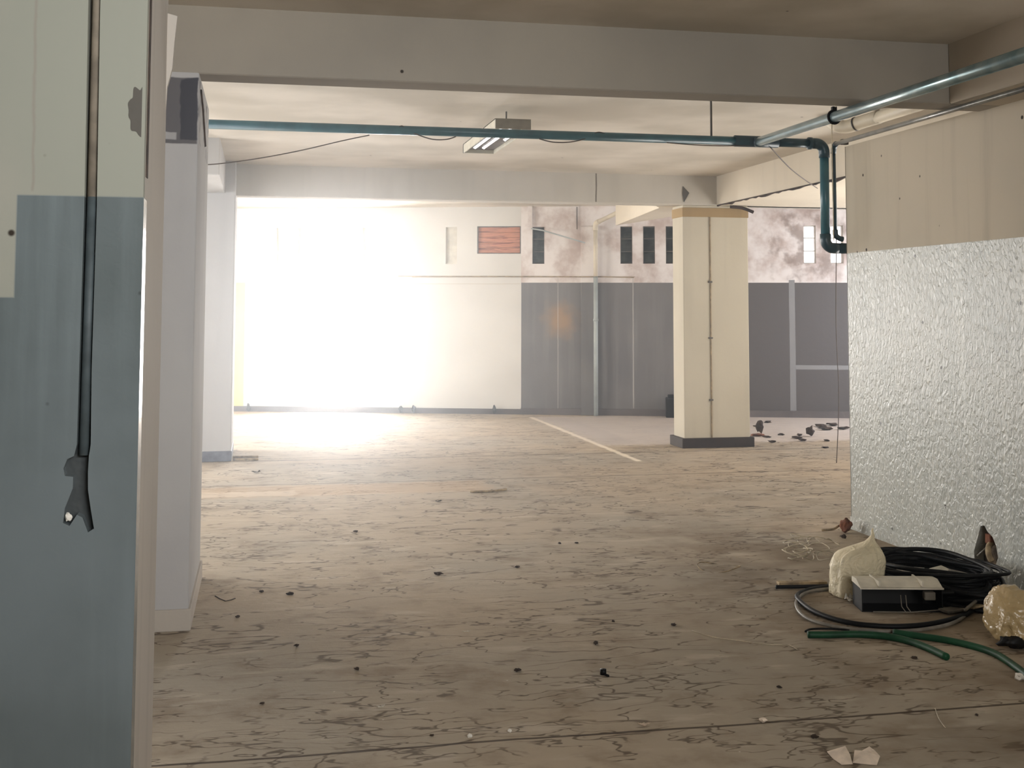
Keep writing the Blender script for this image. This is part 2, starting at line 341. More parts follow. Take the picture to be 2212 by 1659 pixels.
# ------------------------------------------------------------------ the setting
poly = [(-5, -3), (9.6, -3), (9.6, 14.965-.0), (9.6, 20), (-5, 20)]
bm = bmesh.new(); prism(bm, [(-5.2, -3.2), (9.8, -3.2), (9.8, 20), (-5.2, 20)], 2, -.12, 0); struct('floor', bm, M['floor'])
bm = bmesh.new(); prism(bm, [(-5.2, -3.2), (9.8, -3.2), (9.8, 20), (-5.2, 20)], 2, H, H+.15); struct('ceiling', bm, M['ceiling'])
struct('wall_front', B(-5.2, 9.8, -3.2, -3, 0, H), M['side'])
struct('wall_far_left', B(-5.2, -5, -3, 19.8, 0, H), M['col_back'])
struct('wall_far_right', B(9.6, 9.8, -3, 15.2, 0, H), M['col_back'])

# back wall with its real openings, in its own frame
SL = [(.591, .744), (.917, 1.07), (1.867, 2.02), (3.089, 3.254), (4.34, 4.513), (5.593, 5.761), (5.913, 6.079), (6.232, 6.40), (8.138, 8.307), (8.505, 8.680)]
ZW = (2.13, 2.66)
def place_bw(o): o.location = BO; o.rotation_euler = (0, 0, BA); return o
def holed(s0, s1, z0, z1, th, holes):
    ss = sorted({s0, s1} | {h[0] for h in holes} | {h[1] for h in holes}); zs = sorted({z0, z1} | {h[2] for h in holes} | {h[3] for h in holes})
    bm = bmesh.new(); inh = lambda s, z: any(h[0] < s < h[1] and h[2] < z < h[3] for h in holes)
    V = {}
    def vt(s, y, z):
        k = (round(s, 4), y, round(z, 4))
        if k not in V: V[k] = bm.verts.new((s, y, z))
        return V[k]
    solid = {}
    for i in range(len(ss)-1):
        for j in range(len(zs)-1): solid[i, j] = not inh((ss[i]+ss[i+1])/2, (zs[j]+zs[j+1])/2)
    for (i, j), s in solid.items():
        if not s: continue
        a, b, c, d = ss[i], ss[i+1], zs[j], zs[j+1]
        bm.faces.new((vt(a, 0, c), vt(b, 0, c), vt(b, 0, d), vt(a, 0, d))); bm.faces.new((vt(a, th, c), vt(a, th, d), vt(b, th, d), vt(b, th, c)))
        if not solid.get((i-1, j)): bm.faces.new((vt(a, 0, c), vt(a, 0, d), vt(a, th, d), vt(a, th, c)))
        if not solid.get((i+1, j)): bm.faces.new((vt(b, 0, c), vt(b, th, c), vt(b, th, d), vt(b, 0, d)))
        if not solid.get((i, j-1)): bm.faces.new((vt(a, 0, c), vt(a, th, c), vt(b, th, c), vt(b, 0, c)))
        if not solid.get((i, j+1)): bm.faces.new((vt(a, 0, d), vt(b, 0, d), vt(b, th, d), vt(a, th, d)))
    return bm
BOARD = (3.546, 4.175, 2.276, 2.67)
holes = [(a, b, ZW[0], ZW[1]) for a, b in SL] + [DOOR, BOARD]
place_bw(struct('wall_back', holed(-5.2, 10.8, 0, H, .2, holes), M['back']))
bm = bmesh.new()
box(bm, 4.31-.03, 4.31+.03, -.05, 0.001, 2.66, H); struct('trim_1', bm, M['back']); place_bw(bpy.data.objects['trim_1'])
place_bw(struct('trim_2', B(5.035, 5.265, -.045, .001, 0, 2.66, bev=.004), M['back']))       # shallow pilaster behind the pipe
bm = bmesh.new()
for a, b in ((-1, 4.18),):
    box(bm, a, b, -.03, .001, 0, .075)
place_bw(struct('baseboard_back', bm, M['backskirt']))
bm = bmesh.new(); box(bm, 4.18, 5.035, -.035, .001, 0, .09); box(bm, 5.265, 9.9, -.035, .001, 0, .09); place_bw(struct('baseboard_right', bm, M['backskirt']))
# windows
for i, (a, b) in enumerate(SL):
    kind = 'cream' if i < 4 else ('open' if i >= 8 else 'dark')
    w = struct('window_%d' % (i+1), B(a, b, .03, .05, ZW[0], ZW[0]+.012), M['frame'] if kind == 'dark' else M['creampane']); place_bw(w)
    bm = bmesh.new(); box(bm, a, a+.01, .03, .06, ZW[0], ZW[1]); box(bm, b-.01, b, .03, .06, ZW[0], ZW[1]); box(bm, a, b, .03, .06, ZW[1]-.012, ZW[1])
    z1, z2 = ZW[0]+.175, ZW[0]+.355
    if kind != 'cream':
        box(bm, a, b, .03, .055, z1-.006, z1+.006); box(bm, a, b, .03, .055, z2-.006, z2+.006)
    obj('window_frame', bm, M['frame'] if kind == 'dark' else M['creampane'], w)
    bm = bmesh.new()
    if kind == 'cream': box(bm, a+.01, b-.01, .035, .055, ZW[0]+.01, ZW[1]-.01); obj('infill_panel', bm, M['creampane'], w)
    elif kind == 'dark':
        for k in range(15):
            zz = ZW[0]+.02+k*.0345
            prism(bm, [(.045, zz), (.05, zz), (.075, zz+.037), (.07, zz+.037)], 0, a+.01, b-.01)
        obj('louvre_panes', bm, M['pane'], w)
    else:
        box(bm, a+.01, b-.01, .045, .049, ZW[0]+.01, ZW[1]-.01); obj('pane', bm, M['glass'], w)
# unseen backing box added behind the dark slits to block the sky
place_bw(struct('slit_backing', B(2.9, 7.2, .45, .6, 0, H), M['chase']))
# boarded opening
vb = thing('boarded_vent', 'red-brown horizontal boards closing a wide high opening in the back wall', 'boards', BO, rz=BA)
for k in range(5):
    z0 = BOARD[2]+.01+k*.075; obj('board', B(BOARD[0]+.012, BOARD[1]-.012, .03+.004*(k % 2), .055, z0, z0+.072, bev=.003), M['boards'], vb)
bm = bmesh.new(); a, b, c, d = BOARD
box(bm, a, a+.014, .0, .06, c, d); box(bm, b-.014, b, 0, .06, c, d); box(bm, a, b, 0, .06, c, c+.012); box(bm, a, b, 0, .06, d-.014, d); obj('frame', bm, M['frame'], vb)
# doorway
d_ = struct('door_1', B(DOOR[0]-.05, DOOR[0], -.012, .2, 0, DOOR[3]), M['white_soffit']); place_bw(d_)
bm = bmesh.new(); box(bm, DOOR[1], DOOR[1]+.05, -.012, .2, 0, DOOR[3]); box(bm, DOOR[0]-.05, DOOR[1]+.05, -.012, .2, DOOR[3], DOOR[3]+.05); obj('door_frame', bm, M['white_soffit'], d_)

# beams
bm = bmesh.new(); box(bm, -5, 4.15, 5.925, 6.13, 2.62, H+.01, bev=.006); struct('trim_3', bm, M['beam'])
bm = bmesh.new(); box(bm, -5, 9.6, 12.49, 12.72, BZ, H+.01, bev=.008); struct('trim_4', bm, M['beam_b'])
bm = bmesh.new(); box(bm, 3.667, 4.2, -3, 5.925, 2.62, H+.01, bev=.006); struct('trim_5', bm, M['side'])
bm = bmesh.new(); box(bm, 4.88, 9.6, 6.13, 12.62, BZ, H+.01, bev=.008); struct('trim_6', bm, M['white_soffit'])
bm = bmesh.new(); prism(bm, [(4.25, 12.7), (4.371, 12.943), (4.725, 15.842), (4.941, 14.155), (4.98, 12.7)], 2, BZ, H+.01); struct('trim_7', bm, M['white_soffit'])
bm = bmesh.new(); box(bm, -5, -.37, 10.57, 12.25, BZ, H+.01, bev=.006); struct('trim_8', bm, M['col_back'])
# ragged broken edge hanging under the right rear beam
bm = bmesh.new(); p = []
for k in range(41):
    y = 9.3+k*.079; p.append((y, BZ-.004-abs(noise.noise(Vector((k*.9, 1, 2))))*.03-.012*(k % 5 == 0)))
prism(bm, [(9.3, BZ+.002)]+p+[(12.47, BZ+.002)], 0, 4.872, 4.89); struct('trim_9', bm, M['chip'])

# columns
def column(name, label, x0, x1, y0, y1, mat, base=None, bh=.1, band=None, top=BZ, bout=.02):
    t_ = thing(name, label, 'pillar', ((x0+x1)/2, (y0+y1)/2, 0)); L = t_.location
    bm = bmesh.new(); box(bm, x0, x1, y0, y1, 0, top, bev=.008, seg=2); o = obj('shaft', bm, mat, t_); o.location = -L
    if base: o = obj('plinth', B(x0-bout, x1+bout, y0-bout, y1+bout, 0, bh, bev=.004), base, t_); o.location = -L
    return t_, L
c2, _ = column('column', 'tall pale grey column at the left, dark bare patch at its top, nearest the camera of the freestanding ones', -1.1, XL, 5.925, 7.03, M['col'])
o = obj('skirting', B(-1.11, XL+.012, 5.915, 7.04, 0, .10, bev=.003), M['reveal'], c2); o.location = -_
o = obj('pipe_hole_crack', TB([(XL+.002, 6.05, 2.56), (XL+.002, 6.28, 2.50), (XL+.002, 6.6, 2.36)], .008, 5), M['chip'], c2); o.location = -_
column('column', 'pale column behind the tall left one, on a slate grey plinth', -1.0, -.268, 12.25, 13.2, M['col_back'], M['plinth_grey'], .10, bout=.006, top=H)
pl, L = column('pillar', 'cream square pillar standing free at the right rear, on a dark brown plinth', 4.49, 5.245, 12.50, 12.84, M['pillar'], M['plinth'], .105, bout=.035, top=BZ)
o = obj('tan_band', B(4.485, 5.25, 12.495, 12.845, 2.50, 2.60), M['bandtan'], pl, label='tan band round the pillar head'); o.location = -L
o = obj('conduit', TB([(4.80, 12.495, .1), (4.80, 12.493, 2.5)], .006, 6), M['wood'], pl); o.location = -L
for z in (1.78, 1.17, .50):
    o = obj('conduit_clip', B(4.775, 4.82, 12.488, 12.502, z, z+.02), M['rod'], pl); o.location = -L
bm = bmesh.new(); prism(bm, [(4.49, 2.83), (4.56, 2.76), (4.50, 2.66), (4.485, 2.75)], 1, 12.478, 12.492); o = obj('broken_plaster', bm, M['chase'], pl); o.location = -L
pf = thing('bracket_arm', 'short dark bracket sticking out at the top of the cream pillar', 'bracket', (5.3, 12.5, 2.6))
o = obj('arm', TB([(5.02, 12.45, 2.615), (5.15, 12.42, 2.60), (5.27, 12.40, 2.555)], .018, 8, n=4), M['chip'], pf); o.location = -Vector(pf.location)

# left foreground wall: base block, front skin with the pipe chase cut into it
LY = 3.31
FXY = lambda x, y: (hit(x, y, 1, LY).x, hit(x, y, 1, LY).z)
struct('wall_left', B(-5, XL-.0, LY+.04, 4.0, 0, H, bev=.004), M['reveal'])
notch = [(190, -60), (190, 40), (182, 450), (171, 800), (166, 960), (160, 985), (145, 992), (137, 1012), (140, 1028), (158, 1030), (157, 1055), (148, 1078), (140, 1098), (136, 1130), (150, 1136), (166, 1112), (178, 1118), (190, 1150), (203, 1142), (196, 1100), (190, 1058), (190, 1020), (192, 985), (196, 960), (198, 800), (209, 450), (216, 40), (216, -60)]
npts = [FXY(*q) for q in notch]
ptsL = [(-5, 0), (-5, H)] + [(npts[0][0], H)] + npts[1:-1] + [(npts[-1][0], H)] + [(XL, H), (XL, 0)]
bm = bmesh.new(); prism(bm, ptsL, 1, LY, LY+.041); struct('trim_10', bm, M['left'])
struct('trim_11', B(-.62, -.34, LY+.039, LY+.0405, 0, H), M['chase'])
cd1 = thing('conduit_pipe', 'thin grey conduit buried in the open wall chase at the far left', 'pipe', (npts[2][0]+.017, LY+.022, .9))
zc = FXY(178, 985)[1]
obj('upper_run', TB([(.0, 0, 1.79-.9), (0, 0, H-.9)], .0135, 12), M['conduit_up'], cd1, True)
obj('lower_run', TB([(-.004, 0, zc-.9), (.0, 0, 1.79-.9)], .0135, 12), M['conduit'], cd1, True)
cd1.location.z = .9
bm = lump(3, .008, (1, .6, 1.3)); o = obj('wall_plug', bm, M['whitechip']); o['label'] = 'small whitish plug in the broken hole at the foot of the wall chase'; o['category'] = 'plug'
q = FXY(146, 1128); o.location = (q[0], LY+.01, q[1])
# gloss edge bead and the dark gap beside the reveal
z_d = 1.79
struct('trim_12', B(XL-.01, XL+.0015, LY+.001, LY+.085, 0, z_d), M['left'])
bm = bmesh.new(); box(bm, XL-.006, XL+.002, LY+.05, LY+.10, 1.85, H); struct('trim_13', bm, M['chip'])
# crater stain near the corner
bm = bmesh.new(); cc = FXY(303, 240); R_ = []
for k in range(40):
    a = math.pi/2+math.pi*k/39; r = .034*(1+.25*noise.noise(Vector((k*.22, 4, 1)))); R_.append((cc[0]+math.cos(a)*r+.004, cc[1]+math.sin(a)*r*1.9))
prism(bm, R_, 1, LY-.0015, LY+.001); struct('trim_14', bm, M['chase'])
# plaster lip at the top of the reveal
bm = bmesh.new(); q = [(356, -20), (357, 30), (384, 38), (378, 90), (373, 150), (362, 190), (352, 330), (345, 330), (345, -20)]
prism(bm, [(hit(x, y, 1, 3.99).x, hit(x, y, 1, 3.99).z) for x, y in q], 1, 3.97, 3.995); struct('trim_15', bm, M['reveal'])

# right wall: core and a skin with a ragged hole
WX = 3.977
struct('wall_right', B(WX+.06, WX+.22, -3, 7.735, 0, 2.63), M['rawhole'])
hp = [(2118, 1137), (2112, 1160), (2104, 1190), (2105, 1212), (2118, 1218), (2132, 1224), (2150, 1222), (2156, 1205), (2152, 1180), (2144, 1160), (2133, 1148), (2126, 1135)]
hq = [(hit(x, y, 0, WX).y, hit(x, y, 0, WX).z) for x, y in hp]
ymid = hq[0][1]
# far half and near half of the skin share the seam through the hole
bot = hq[5]; topv = hq[0]
far = [(7.74, 0), (7.74, 2.63), (topv[0], 2.63)] + [hq[i] for i in (0, 1, 2, 3, 4, 5)] + [(bot[0], 0)]
near = [(-3, 0), (bot[0], 0)] + [hq[i] for i in (5, 6, 7, 8, 9, 10, 11, 0)] + [(topv[0], 2.63), (-3, 2.63)]
bm = bmesh.new(); prism(bm, far, 0, WX, WX+.061); prism(bm, near, 0, WX, WX+.061); struct('trim_16', bm, M['right'])
struct('trim_17', B(WX, WX+.22, 7.735, 7.742, 0, 2.63), M['right'])
bm = bmesh.new(); prism(bm, [(WX-.010, 0), (WX+.001, 0), (WX+.001, .085), (WX-.006, .085)], 1, -3, 7.745); struct('baseboard_left', bm, M['right']); bpy.data.objects['baseboard_left'].name = 'baseboard_near_right'

# ------------------------------------------------------------------ overhead pipes
YP = 7.86; ZP = 2.664
mp = thing('water_pipe', 'teal water pipe crossing below the ceiling and turning down to the right wall end', 'pipe', (0, YP, ZP))
X_, Y_, Z_ = Vector((1, 0, 0)), Vector((0, 1, 0)), Vector((0, 0, 1))
R1 = .031; xe = 3.878; Tx = 3.366
o = obj('long_run', TB([(-.375, 0, 0), (Tx-.14, 0, 0)], R1*.98, 20), M['teal'], mp, True)
o = obj('tee_coupling', TB([(Tx-.16, 0, 0), (Tx+.16, 0, 0)], R1*1.28, 20), M['tealdark'], mp, True)
obj('short_run', TB([(Tx+.15, 0, 0), (xe-.09, 0, 0)], R1*1.02, 20), M['tealdark'], mp, True)
obj('elbow', TB([Vector((xe-.10, 0, 0))]+arc(Vector((xe-.06, 0, -.06)), Z_, X_, .06)+[Vector((xe, 0, -.10))], R1*1.22, 20), M['tealdark'], mp, True)
zb = 1.925-ZP
obj('drop_run', TB([(xe, 0, -.09), (xe, 0, zb+.09)], R1*1.02, 20), M['teal'], mp, True)
obj('elbow', TB([Vector((xe, 0, zb+.10))]+arc(Vector((xe+.06, 0, zb+.06)), -X_, -Z_, .06)+[Vector((xe+.09, 0, zb))], R1*1.22, 20), M['tealdark'], mp, True)
obj('wall_socket', TB([(xe+.085, 0, zb), (xe+.24, 0, zb)], R1*1.2, 20), M['tealdark'], mp, True)
obj('collar', TB([(xe-.12, 0, 0), (xe-.095, 0, 0)], R1*1.4, 20), M['tealdark'], mp, True)
# branch towards the camera
b0 = Vector((3.366, 7.84, 2.657)); b1 = hit(2212, 119, 2, 2.495); b1 = b1+(b1-b0)*.35; d = (b1-b0).normalized()
bp = thing('branch_pipe', 'shiny blue-grey branch pipe running from the tee towards the upper right', 'pipe', b0)
obj('tube', TB([(0, 0, 0), b1-b0], R1, 20), M['tealmetal'], bp, True)
obj('end_collar', TB([(0, 0, 0), d*.05], R1*1.12, 20), M['tealdark'], bp, True)
s0 = b0+d*((b0-b1).length*.31)
st = thing('pipe_strap', 'black strap wrapped around the branch pipe below the beam', 'strap', s0)
obj('band', TB([Vector((math.cos(a)*.037, 0, math.sin(a)*.037)) for a in [2*math.pi*k/20 for k in range(20)]], .007, 8, True), M['black'], st, True)
obj('bolt', B(-.014, .014, -.012, .012, .034, .06, bev=.003), M['black'], st)
# small pipe on the wall head
sx = 3.93
sp_ = thing('small_pipe', 'thin grey pipe along the top of the right wall, dropping at its end', 'pipe', (3.93, 7.80, 2.655))
obj('long_run', TB([Vector((0, 0, 0)), (hit(2212, 192, 2, 2.572)-Vector((3.93, 7.80, 2.655)))*1.3], .015, 14), M['pipegrey'], sp_, True)
obj('elbow', TB([(0, -.02, 0), (0.01, .02, -.006), (.014, .045, -.03), (.014, .05, -.06)], .019, 14), M['tealdark'], sp_, True)
obj('drop_run', TB([(.014, .05, -.05), (.018, .05, -.62)], .0145, 14), M['tealdark'], sp_, True)
obj('elbow', TB([(.018, .05, -.60), (.022, .05, -.64), (.05, .05, -.66), (.075, .05, -.665)], .019, 14, n=4), M['tealdark'], sp_, True)
obj('clip', B(-.02, .03, -.15, -.12, -.022, .016, bev=.003), M['rod'], sp_)
# thick cream waste pipe with bend
e0 = hit(1815, 268, 1, 8.3)
cw = thing('waste_pipe', 'thick cream waste pipe with a bend under the ceiling at the wall end', 'pipe', e0)
obj('bend', TB([(-.015, .16, .06), (0, .06, .0), (.05, -.02, -.02), (.11, -.14, .0), (.16, -.3, .015)], .05, 18, n=5), M['cream'], cw, True)
obj('run', TB([(.15, -.28, .01), (.36, -1.25, .08)], .045, 18), M['cream'], cw, True)
obj('joint_ring', TB([(.080, -.08, -.010), (.085, -.09, -.008)], .0535, 18), M['rod'], cw, True)
# hanger rod
o = obj('hanger_rod', TB([(3.036, YP-.0, 2.69), (3.036, YP, H)], .008, 8), M['rod']); o['label'] = 'dark hanger rod holding the teal pipe to the ceiling'; o['category'] = 'rod'
# rear vertical pipe
s_, z_ = 5.245, 2.721
rp = thing('down_pipe', 'slim pale pipe standing in front of the grey back wall, bending out along the ceiling', 'pipe', bw(s_, .10))
top = Vector((0, 0, 2.70)); e = hit(1372, 441, 2, 2.90)-Vector(rp.location)
obj('lower_run', TB([(0, 0, 0), (0, 0, 1.95)], .031, 14), M['greypipe'], rp, True)
obj('upper_run', TB([(0, 0, 1.93), (0, 0, 2.64)], .031, 14), M['cream'], rp, True)
de = (e-top).normalized()
obj('elbow', TB([Vector((0, 0, 2.60)), Vector((0, 0, 2.66)), top+de*.03, top+de*.10], .037, 14, n=4), M['cream'], rp, True)
obj('ceiling_run', TB([top+de*.06, e], .031, 14), M['cream'], rp, True)
obj('joint_ring', TB([(0, 0, 1.32), (0, 0, 1.35)], .037, 14), M['greypipe'], rp, True)
# thin service wire down from the ceiling at left of that pipe
o = obj('thin_conduit', TB([bw(4.98, .02, 2.62), bw(4.98, .02, 2.94)], .007, 6), M['darkwire']); o['label'] = 'short thin conduit on the back wall just below the ceiling, left of the slim pipe'; o['category'] = 'conduit'
o = obj('slanted_tube', TB([bw(4.33, .09, 2.63), bw(4.5, .12, 2.60), bw(5.1, .15, 2.42)], .010, 8), M['greypipe'], None, True); o['label'] = 'thin pale tube slanting down across the back wall beside a dark slit window'; o['category'] = 'tube'

# ------------------------------------------------------------------ cables
def cable(name, pts, r, mat, label, cat='cable', n=6, seg=6):
    o = obj(name, TB(pts, r, seg, n=n), mat, None, True); o['label'] = label; o['category'] = cat; return o
yc = 7.84
Pp = lambda x, y, Y=yc: hit(x, y, 1, Y)
cable('sagging_wire', [Pp(438, 356), Pp(480, 353), Pp(560, 342), Pp(650, 325), Pp(740, 304), Pp(798, 292)], .0035, M['darkwire'], 'thin wire sagging from the left column up to the teal pipe', 'wire')
cable('pipe_wire', [Pp(858, 278), Pp(868, 272), Pp(880, 280), Pp(905, 292), Pp(935, 301), Pp(965, 301), Pp(985, 295)], .004, M['darkwire'], 'loose wire looping under the teal pipe left of the ceiling light', 'wire')
cable('pipe_wire', [Pp(1165, 300), Pp(1195, 307), Pp(1230, 307), Pp(1262, 300), Pp(1290, 286), Pp(1310, 290)], .004, M['darkwire'], 'loose wire looping under the teal pipe right of the ceiling light', 'wire')
cable('pipe_wire', [Pp(1440, 308), Pp(1500, 313), Pp(1560, 315), Pp(1620, 314)], .0035, M['darkwire'], 'thin wire hugging the underside of the teal pipe near the tee', 'wire')
a = Pp(1664, 318); b = hit(1766, 407, 0, 4.86)
cable('slack_wire', [a, a.lerp(b, .35)+Vector((0, 0, -.03)), a.lerp(b, .7)+Vector((0, 0, -.02)), b], .004, M['darkwire'], 'dark slack wire from the pipe tee to the broken beam edge behind', 'wire')
w0 = fl(1807, 1000)
cable('hanging_wire', [Vector((w0.x-.02, w0.y, H)), hit(1798, 300, 1, w0.y), hit(1806, 480, 1, w0.y), hit(1806, 700, 1, w0.y), hit(1812, 860, 1, w0.y), w0], .0045, M['darkwire'], 'thin dark wire hanging from the ceiling to the floor left of the right wall end', 'wire')
q0 = hit(1803, 232, 1, 6.9)
cable('pipe_tie', [hit(1806, 228, 1, 6.2), hit(1798, 250, 1, 6.9), hit(1797, 300, 1, 7.2), hit(1799, 400, 1, 7.4), hit(1801, 520, 1, 7.5)], .003, M['palewire'], 'pale cord hanging over the branch pipe beside the teal drop', 'cord')
l0 = bw(2.6, .02, 1.945); l1 = bw(5.03, .02, 1.94)
cable('wall_wire', [bw(2.4, .015, 1.955), bw(3.4, .015, 1.953), bw(4.3, .015, 1.95), bw(5.0, .06, 1.945), bw(5.3, .06, 1.945), bw(5.78, .015, 1.935)], .006, M['wood'], 'thin wire run level across the back wall above the grey paint', 'wire', n=2)

# ------------------------------------------------------------------ ceiling light
cl = thing('ceiling_light', 'white louvred ceiling light box with bright reflectors behind the teal pipe', 'light', (1.62, 8.43, 2.782))
Wd, Ln, Hh = .262, 1.42, .075
bm = bmesh.new(); box(bm, 0, .008, 0, Ln, 0, Hh); box(bm, Wd-.008, Wd, 0, Ln, 0, Hh); box(bm, 0, Wd, 0, Ln, Hh-.006, Hh); obj('housing', bm, M['fixture'], cl)
obj('end_plate', B(0, Wd, -.006, 0.002, 0, Hh, bev=.002), M['fixtureend'], cl); obj('end_plate', B(0, Wd, Ln-.03, Ln, .0, Hh), M['fixture'], cl)
for k, x in enumerate((.055, .125, .20)):
    bm = bmesh.new(); prism(bm, [(x-.016, .012), (x, .002), (x+.016, .012), (x+.012, .03), (x-.012, .03)], 1, .02, Ln*(.80 if k < 2 else .45)); obj('reflector', bm, M['mirror'], cl)
obj('louvre_panel', B(.01, Wd-.01, Ln*.42, Ln-.04, .030, .036), M['fixdark'], cl); obj('tray', B(.01, Wd-.01, .01, Ln*.42, .034, .04), M['fixture'], cl)
obj('lamp_holder', B(.155, .195, .02, .10, .0, .028, bev=.003), M['black'], cl)
for y in (.25, Ln-.25): obj('hanger', TB([(Wd/2, y, Hh-.002), (Wd/2, y, H-2.782)], .006, 6), M['rod'], cl)

# ------------------------------------------------------------------ litter by the right wall
def crumple(seed, w, d, h, sub=5, pinch=None, lean=(0, 0)):
    bm = bmesh.new(); bmesh.ops.create_icosphere(bm, subdivisions=sub, radius=1)
    for v in bm.verts:
        p = v.co.copy(); q = p*1.3+Vector((seed, seed*2, 0))
        rid = sum((1-abs(noise.noise(q*f)*2))*a for f, a in ((1.3, .16), (2.7, .09), (5.5, .045)))
        r = .86+rid*.75+noise.noise(q*9)*.02
        p = p.normalized()*r; sgn = lambda a, k: math.copysign(abs(a)**k, a)
        p = Vector((sgn(p.x, .8), sgn(p.y, .8), sgn(p.z, .75)))
        z = (p.z+1)/2
        if pinch and z > .55:
            k = min(1, (z-.55)/.5); s = 1-k*pinch; p.x *= s; p.y *= s
        v.co = Vector((p.x*w+lean[0]*max(z, 0)**2, p.y*d+lean[1]*max(z, 0)**2, max(0, z)*h))
    return bm
sk = thing('plastic_sack', 'cream plastic sack with a twisted tip standing by the foot of the right wall', 'sack', fl(1852, 1286))
prof = [(0, -.125, .115), (.012, -.14, .125), (.05, -.147, .138), (.10, -.145, .145), (.15, -.14, .147), (.185, -.13, .147), (.208, -.115, .142), (.222, -.095, .137), (.236, -.065, .13), (.25, -.02, .122), (.262, .02, .115), (.275, .048, .107), (.29, .068, .102), (.305, .082, .10), (.318, .090, .10)]
bm = bmesh.new(); NS = 56; rings = []
for z, a_, b_ in prof:
    cx, w = (a_+b_)/2, (b_-a_)/2; dp = min(.105, w*.9); R2 = []
    for k in range(NS):
        th = 2*math.pi*k/NS; c_, s_2 = math.cos(th), math.sin(th); e = .75
        x = math.copysign(abs(c_)**e, c_)*w; y = math.copysign(abs(s_2)**e, s_2)*dp
        q = Vector((c_*1.6, s_2*1.6, z*5)); cr = (1-abs(noise.noise(q*1.3))*2)*.11+(1-abs(noise.noise(q*3.1+Vector((4, 1, 7))))*2)*.085
        f = 1+(cr-.14)*min(1, w/.05); zz = z+(.006*noise.noise(Vector((x*30, y*30, 2))) if z > .01 else 0)
        R2.append(bm.verts.new((cx+x*f, y*f, max(0, zz))))
    rings.append(R2)
for i in range(len(rings)-1):
    for k in range(NS): bm.faces.new((rings[i][k], rings[i][(k+1) % NS], rings[i+1][(k+1) % NS], rings[i+1][k]))
bm.faces.new(list(reversed(rings[0]))); bm.faces.new(rings[-1])
obj('body', bm, M['sack'], sk, True)
tip = [(.094, 0, .30), (.095, .002, .315), (.093, .004, .33), (.10, .006, .343)]
obj('twisted_tip', TB(tip, [.012, .008, .006, .003], 10), M['sack'], sk, True)
bm = bmesh.new()
g = [[bm.verts.new((-.13+.26*i/25, -.11-.06*j/7+.015*noise.noise(Vector((i*.5, j, 3))), .012+.05*abs(noise.noise(Vector((i*.45, j*.6, 9))))*(1-j/9))) for j in range(8)] for i in range(26)]
for i in range(25):
    for j in range(7): bm.faces.new((g[i][j], g[i+1][j], g[i+1][j+1], g[i][j+1]))
obj('film_skirt', bm, M['clear'], sk, True, label='cloudy torn film at the foot of the sack')
bg2 = thing('plastic_bag', 'yellowed plastic bag at the right edge of the floor, dark opening below', 'bag', fl(2190, 1392))
obj('body', crumple(8.1, .115, .12, .25, pinch=.15, lean=(.02, .04)), M['sack2'], bg2, True)
obj('opening_shade', lump(5, .055, (1.2, .6, .6), .3, 3), M['darkinside'], bg2, True).location = (-.05, -.075, .0)  # black lump stands in for the shaded opening under the bag

# open light housing lying on its side
ty = thing('light_housing', 'cream sheet metal light housing lying open side forward among black cables', 'light housing', fl(1862, 1322), rz=-.22)
Wt, Dt, Ht = .40, .17, .115
bm = bmesh.new(); box(bm, 0, Wt, 0, Dt, Ht, Ht+.004)
prism(bm, [(0, Ht), (Dt*.5, Ht+.03), (Dt, Ht+.025), (Dt, Ht), (0, Ht-.002)], 0, -.004, Wt+.004); obj('top_panel', bm, M['whitesheet'], ty)
for x in (.085, .30): obj('rib', B(x, x+.008, 0, Dt, Ht+.01, Ht+.034), M['whitesheet'], ty)
bm = bmesh.new(); box(bm, 0, Wt, Dt-.004, Dt, 0, Ht); box(bm, 0, .004, 0, Dt, 0, Ht); box(bm, Wt-.004, Wt, 0, Dt, 0, Ht); box(bm, 0, Wt, 0.0, Dt, 0, .004); obj('shade_black_housing', bm, M['darkinside'], ty)  # inside walls coloured black in place of the shadow within the housing
obj('front_lip', B(-.006, Wt+.006, -.004, .004, Ht-.004, Ht+.004), M['whitesheet'], ty)
for x in (.19, .215): obj('tube_clip', TB([(x, -.006, Ht-.03), (x+.004, -.008, .03), (x+.02, -.02, .006)], .0025, 6), M['greycable'], ty)
obj('bottom_edge', TB([(.05, -.02, .006), (Wt*.6, -.03, .008), (Wt+.04, -.01, .02)], .003, 6), M['greycable'], ty)
obj('inner_block', B(Wt-.085, Wt-.03, .01, .05, .055, .095, bev=.004), M['greycable'], ty)
# pale panels, foam, tube ends in the pile
def slab(name, label, cat, px, py, z, sx, sy, sz, rz, mat, tilt=(0, 0)):
    bm = B(-sx/2, sx/2, -sy/2, sy/2, 0, sz, bev=min(sz*.3, .002)); o = obj(name, bm, mat); p = fl(px, py, z); o.location = p; o.rotation_euler = (tilt[0], tilt[1], rz); o['label'] = label; o['category'] = cat; return o
slab('foam_sheet', 'small white sheet leaning on the black cable coil beside the wall', 'sheet', 2032, 1232, .10, .12, .07, .006, .5, M['whitesheet'], (.25, 0))
o = obj('curved_cover', TB([(0, 0, 0), (.10, .01, .004), (.15, 0, 0)], .03, 16), M['whitesheet'], None, True); o.location = fl(1966, 1252, .085)+Vector((0, .12, 0)); o['label'] = 'rounded cream cover resting behind the light housing'; o['category'] = 'cover'
o = obj('round_stopper', lump(2, .016, (1, 1, .9), .1, 2), M['whitesheet'], None, True); o.location = fl(1920, 1250, .0)+Vector((0, .1, .06)); o['label'] = 'small round cream stopper between the sack and the light housing'; o['category'] = 'stopper'
slab('wooden_offcut', 'pale wooden strip on the floor left of the cream sack', 'wood strip', 1732, 1262, 0, .27, .05, .016, -.1, M['wood'])
